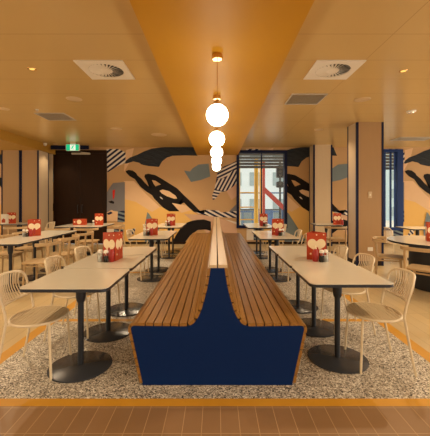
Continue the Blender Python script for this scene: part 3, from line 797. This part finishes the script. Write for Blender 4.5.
# ------------------------------------------------------------------ outside the windows
b = MB(); b.box(-25, 30, WY+.25, 60, -.12, -.05); struct(b.build('ground_outside', M['concrete']), 'pale paving outside the windows', 'ground')
def building(x0, x1, y, h, label, rows_, cols_, fm, wm='facade'):
    t = thing('office_building', label, 'building', ((x0+x1)/2, y, -.05)); W = x1-x0
    b = MB(); b.box(-W/2, W/2, 0, 6, 0, h); b.build('facade', M[wm], t)
    for r in range(rows_):
        b = MB()
        for c in range(cols_):
            xa = -W/2+W*(c+.18)/cols_; xb = -W/2+W*(c+.82)/cols_; za = h*(r+.25)/rows_; zb = h*(r+.75)/rows_
            b.box(xa, xb, -.04, .02, za, zb)
        b.build('window_row', M[fm], t)
building(-3, 9.2, 24., 8., 'pale office building seen through the middle window', 4, 7, 'facade_glass')
building(10.5, 26, 22., 10., 'pale glazed building seen through the narrow right window', 8, 12, 'facade_glass', 'facade_blue')
aw = thing('slatted_awning', 'dark grey slatted awning outside the top of the middle window', 'awning', (1.6, 11.0, 2.5))
for k in range(7):
    b = MB(); b.box(-1.5, 1.6, -.03+k*.02, .0+k*.02, .0+k*.11, .09+k*.11); b.build('awning_slat', M['awn'], aw)
for s in (-1.45, 1.55):
    b = MB(); b.box(s-.03, s+.03, .15, .21, -2.55, .8); b.build('awning_post', M['awn'], aw)
aw = thing('slatted_awning', 'dark slatted awning outside the top of the narrow right window', 'awning', (6.2, 11.0, 2.45))
for k in range(6):
    b = MB(); b.box(-1.1, 1.1, -.03+k*.02, .0+k*.02, .0+k*.11, .09+k*.11); b.build('awning_slat', M['awn'], aw)
for s in (-1.05, 1.05):
    b = MB(); b.box(s-.03, s+.03, .12, .18, -2.5, .75); b.build('awning_post', M['awn'], aw)
def post(x, y, r, h, label, m='yellow', name='yellow_post'):
    t = thing(name, label, 'post', (x, y, -.05))
    b = MB(); b.lathe([(r*2, 0), (r*2, .02), (r, .03), (r, h)], 14); b.build('pole', M[m], t, True)
    b = MB(); b.lathe([(r*1.15, h), (r*1.15, h+.03), (r*.3, h+.06)], 14); b.build('cap', M[m], t, True)
post(1.47, 11.6, .08, 2.9, 'thick yellow post outside the middle window')
post(1.68, 11.9, .055, 2.9, 'slim yellow post outside the middle window, right of the thick one')
post(6.05, 11.6, .045, 2.9, 'slim dark post outside the narrow right window', 'dark', 'street_post')
post(.86, 11.7, .03, 2.9, 'thin yellow post outside at the left edge of the middle window')
t = thing('scaffold_rail', 'yellow horizontal rails between the posts outside the middle window', 'rail', (1.2, 11.8, -.05))
for z in (.72, 1.18, 1.72):
    b = MB(); b.tube([(-.45, 0, z), (.0, .0, z+.01), (.32, 0, z)], .022, 8); b.build('rail_tube', M['yellow'], t, True)
for s in (-.42, .29):
    b = MB(); b.tube([(s, 0, 0), (s, 0, 1.75)], .018, 8); b.build('rail_leg', M['yellow'], t, True)
t = thing('red_brace', 'red upright with a slanting red arm outside the middle window', 'brace', (1.83, 12.2, -.05))
b = MB(); b.box(-.045, .045, -.045, .045, 0, 3.0); b.build('upright', M['signal_red'], t)
b = MB(); b.prism([(.04, 1.95), (.75, 1.28), (.75, 1.05), (.04, 1.72)], -.04, .04, 'y'); b.build('slanting_arm', M['signal_red'], t)
b = MB(); b.box(.69, .75, -.03, .03, 0, 1.2); b.build('arm_foot', M['rail_blue'], t)
t = thing('traffic_light', 'dark traffic light pole outside the middle window', 'traffic light', (2.62, 13.0, -.05))
b = MB(); b.lathe([(.045, 0), (.04, 3.1)], 12); b.build('pole', M['dark'], t, True)
for z0, z1, nm in ((2.35, 2.85, 'signal_head'), (1.95, 2.2, 'pedestrian_signal')):
    b = MB(); b.prism(rrect(-.16, .12, z0, z1, .05, 4), -.14, .06, 'y'); h = b.build(nm, M['dark'], t)
    for k in range(3 if nm == 'signal_head' else 1):
        zc = z1-.1-k*.15
        b = MB(); b.prism([(-.02+.055*math.cos(2*PI*i/14), zc+.055*math.sin(2*PI*i/14)) for i in range(14)], -.17, -.14, 'y'); b.build('lens_hood', M['awn'], h)
t = thing('street_hoarding', 'low dark teal hoarding across the street outside the middle window', 'hoarding', (2.6, 15.5, -.05))
for k in range(6):
    b = MB(); b.box(-2.2+k*.8, -1.42+k*.8, -.03, .03, .04, .95); b.build('hoarding_panel', M['mteal'] if k % 2 else M['rail_blue'], t)
b = MB(); b.box(-2.2, 2.58, -.05, .05, 0, .04); b.box(-2.2, 2.58, -.04, .04, .95, 1.0); b.build('hoarding_rail', M['dark'], t)
t = thing('blue_railing', 'blue street railing outside the middle window', 'railing', (2.0, 13.6, -.05))
for z in (.95, 1.75):
    b = MB(); b.box(-1.3, 1.6, -.03, .03, z-.03, z+.03); b.build('top_rail', M['rail_blue'], t)
for k in range(8):
    x = -1.25+k*.4; b = MB(); b.box(x-.02, x+.02, -.02, .02, 0, 1.75 if k in (3, 6) else .93); b.build('baluster', M['rail_blue'], t)

# ------------------------------------------------------------------ world, sun
w = bpy.data.worlds.new('sky_and_fill'); sc.world = w; w.use_nodes = True
bg = w.node_tree.nodes['Background']; bg.inputs[1].default_value = 1.
wn, wl = w.node_tree.nodes, w.node_tree.links            # pale daylight on the street side, warm fill added at open front and sides
wtc = wn.new('ShaderNodeTexCoord'); wsp = wn.new('ShaderNodeSeparateXYZ'); wl.new(wtc.outputs['Generated'], wsp.inputs[0])
wr = wn.new('ShaderNodeMapRange'); wr.inputs[1].default_value = -1; wr.inputs[2].default_value = 1; wl.new(wsp.outputs[1], wr.inputs[0])
wm = wn.new('ShaderNodeValToRGB'); wl.new(wr.outputs[0], wm.inputs[0]); we = wm.color_ramp.elements
we[0].position = .12; we[0].color = (.36, .28, .18, 1); we[1].position = .30; we[1].color = (1, .78, .49, 1)
x = we.new(.74); x.color = (1, .78, .49, 1); x = we.new(.85); x.color = (.60, .66, .72, 1)
wx2 = wn.new('ShaderNodeMapRange'); wx2.inputs[1].default_value = .55; wx2.inputs[2].default_value = .8; wl.new(wsp.outputs[0], wx2.inputs[0])
wmx = wn.new('ShaderNodeMix'); wmx.data_type = 'RGBA'; wl.new(wx2.outputs[0], wmx.inputs[0]); wl.new(wm.outputs[0], wmx.inputs[6]); wmx.inputs[7].default_value = (2.1, 1.8, 1.4, 1)
wl.new(wmx.outputs[2], bg.inputs[0]); bg.inputs[1].default_value = 3.1
sun = bpy.data.lights.new('sun', 'SUN'); sun.energy = 1.6; sun.angle = math.radians(4); sun.color = (1, .97, .92)
so = bpy.data.objects.new('sun', sun); COL.objects.link(so); so.rotation_euler = (math.radians(25), 0, math.radians(-20))

# ------------------------------------------------------------------ camera
cam = bpy.data.cameras.new('camera'); co = bpy.data.objects.new('camera', cam); COL.objects.link(co)
co.location = (0, 0, 1.44); co.rotation_euler = (PI/2, 0, 0)
cam.sensor_fit = 'HORIZONTAL'; cam.sensor_width = 36; cam.lens = 318/430*36
cam.shift_x = -1/430; cam.shift_y = -19/430; cam.clip_start = .05; cam.clip_end = 200
sc.camera = co
vs = sc.view_settings; sc.display_settings.display_device = 'sRGB'
vs.view_transform = 'Standard'; vs.look = 'None'; vs.exposure = -.27; vs.gamma = 1; vs.use_curve_mapping = False
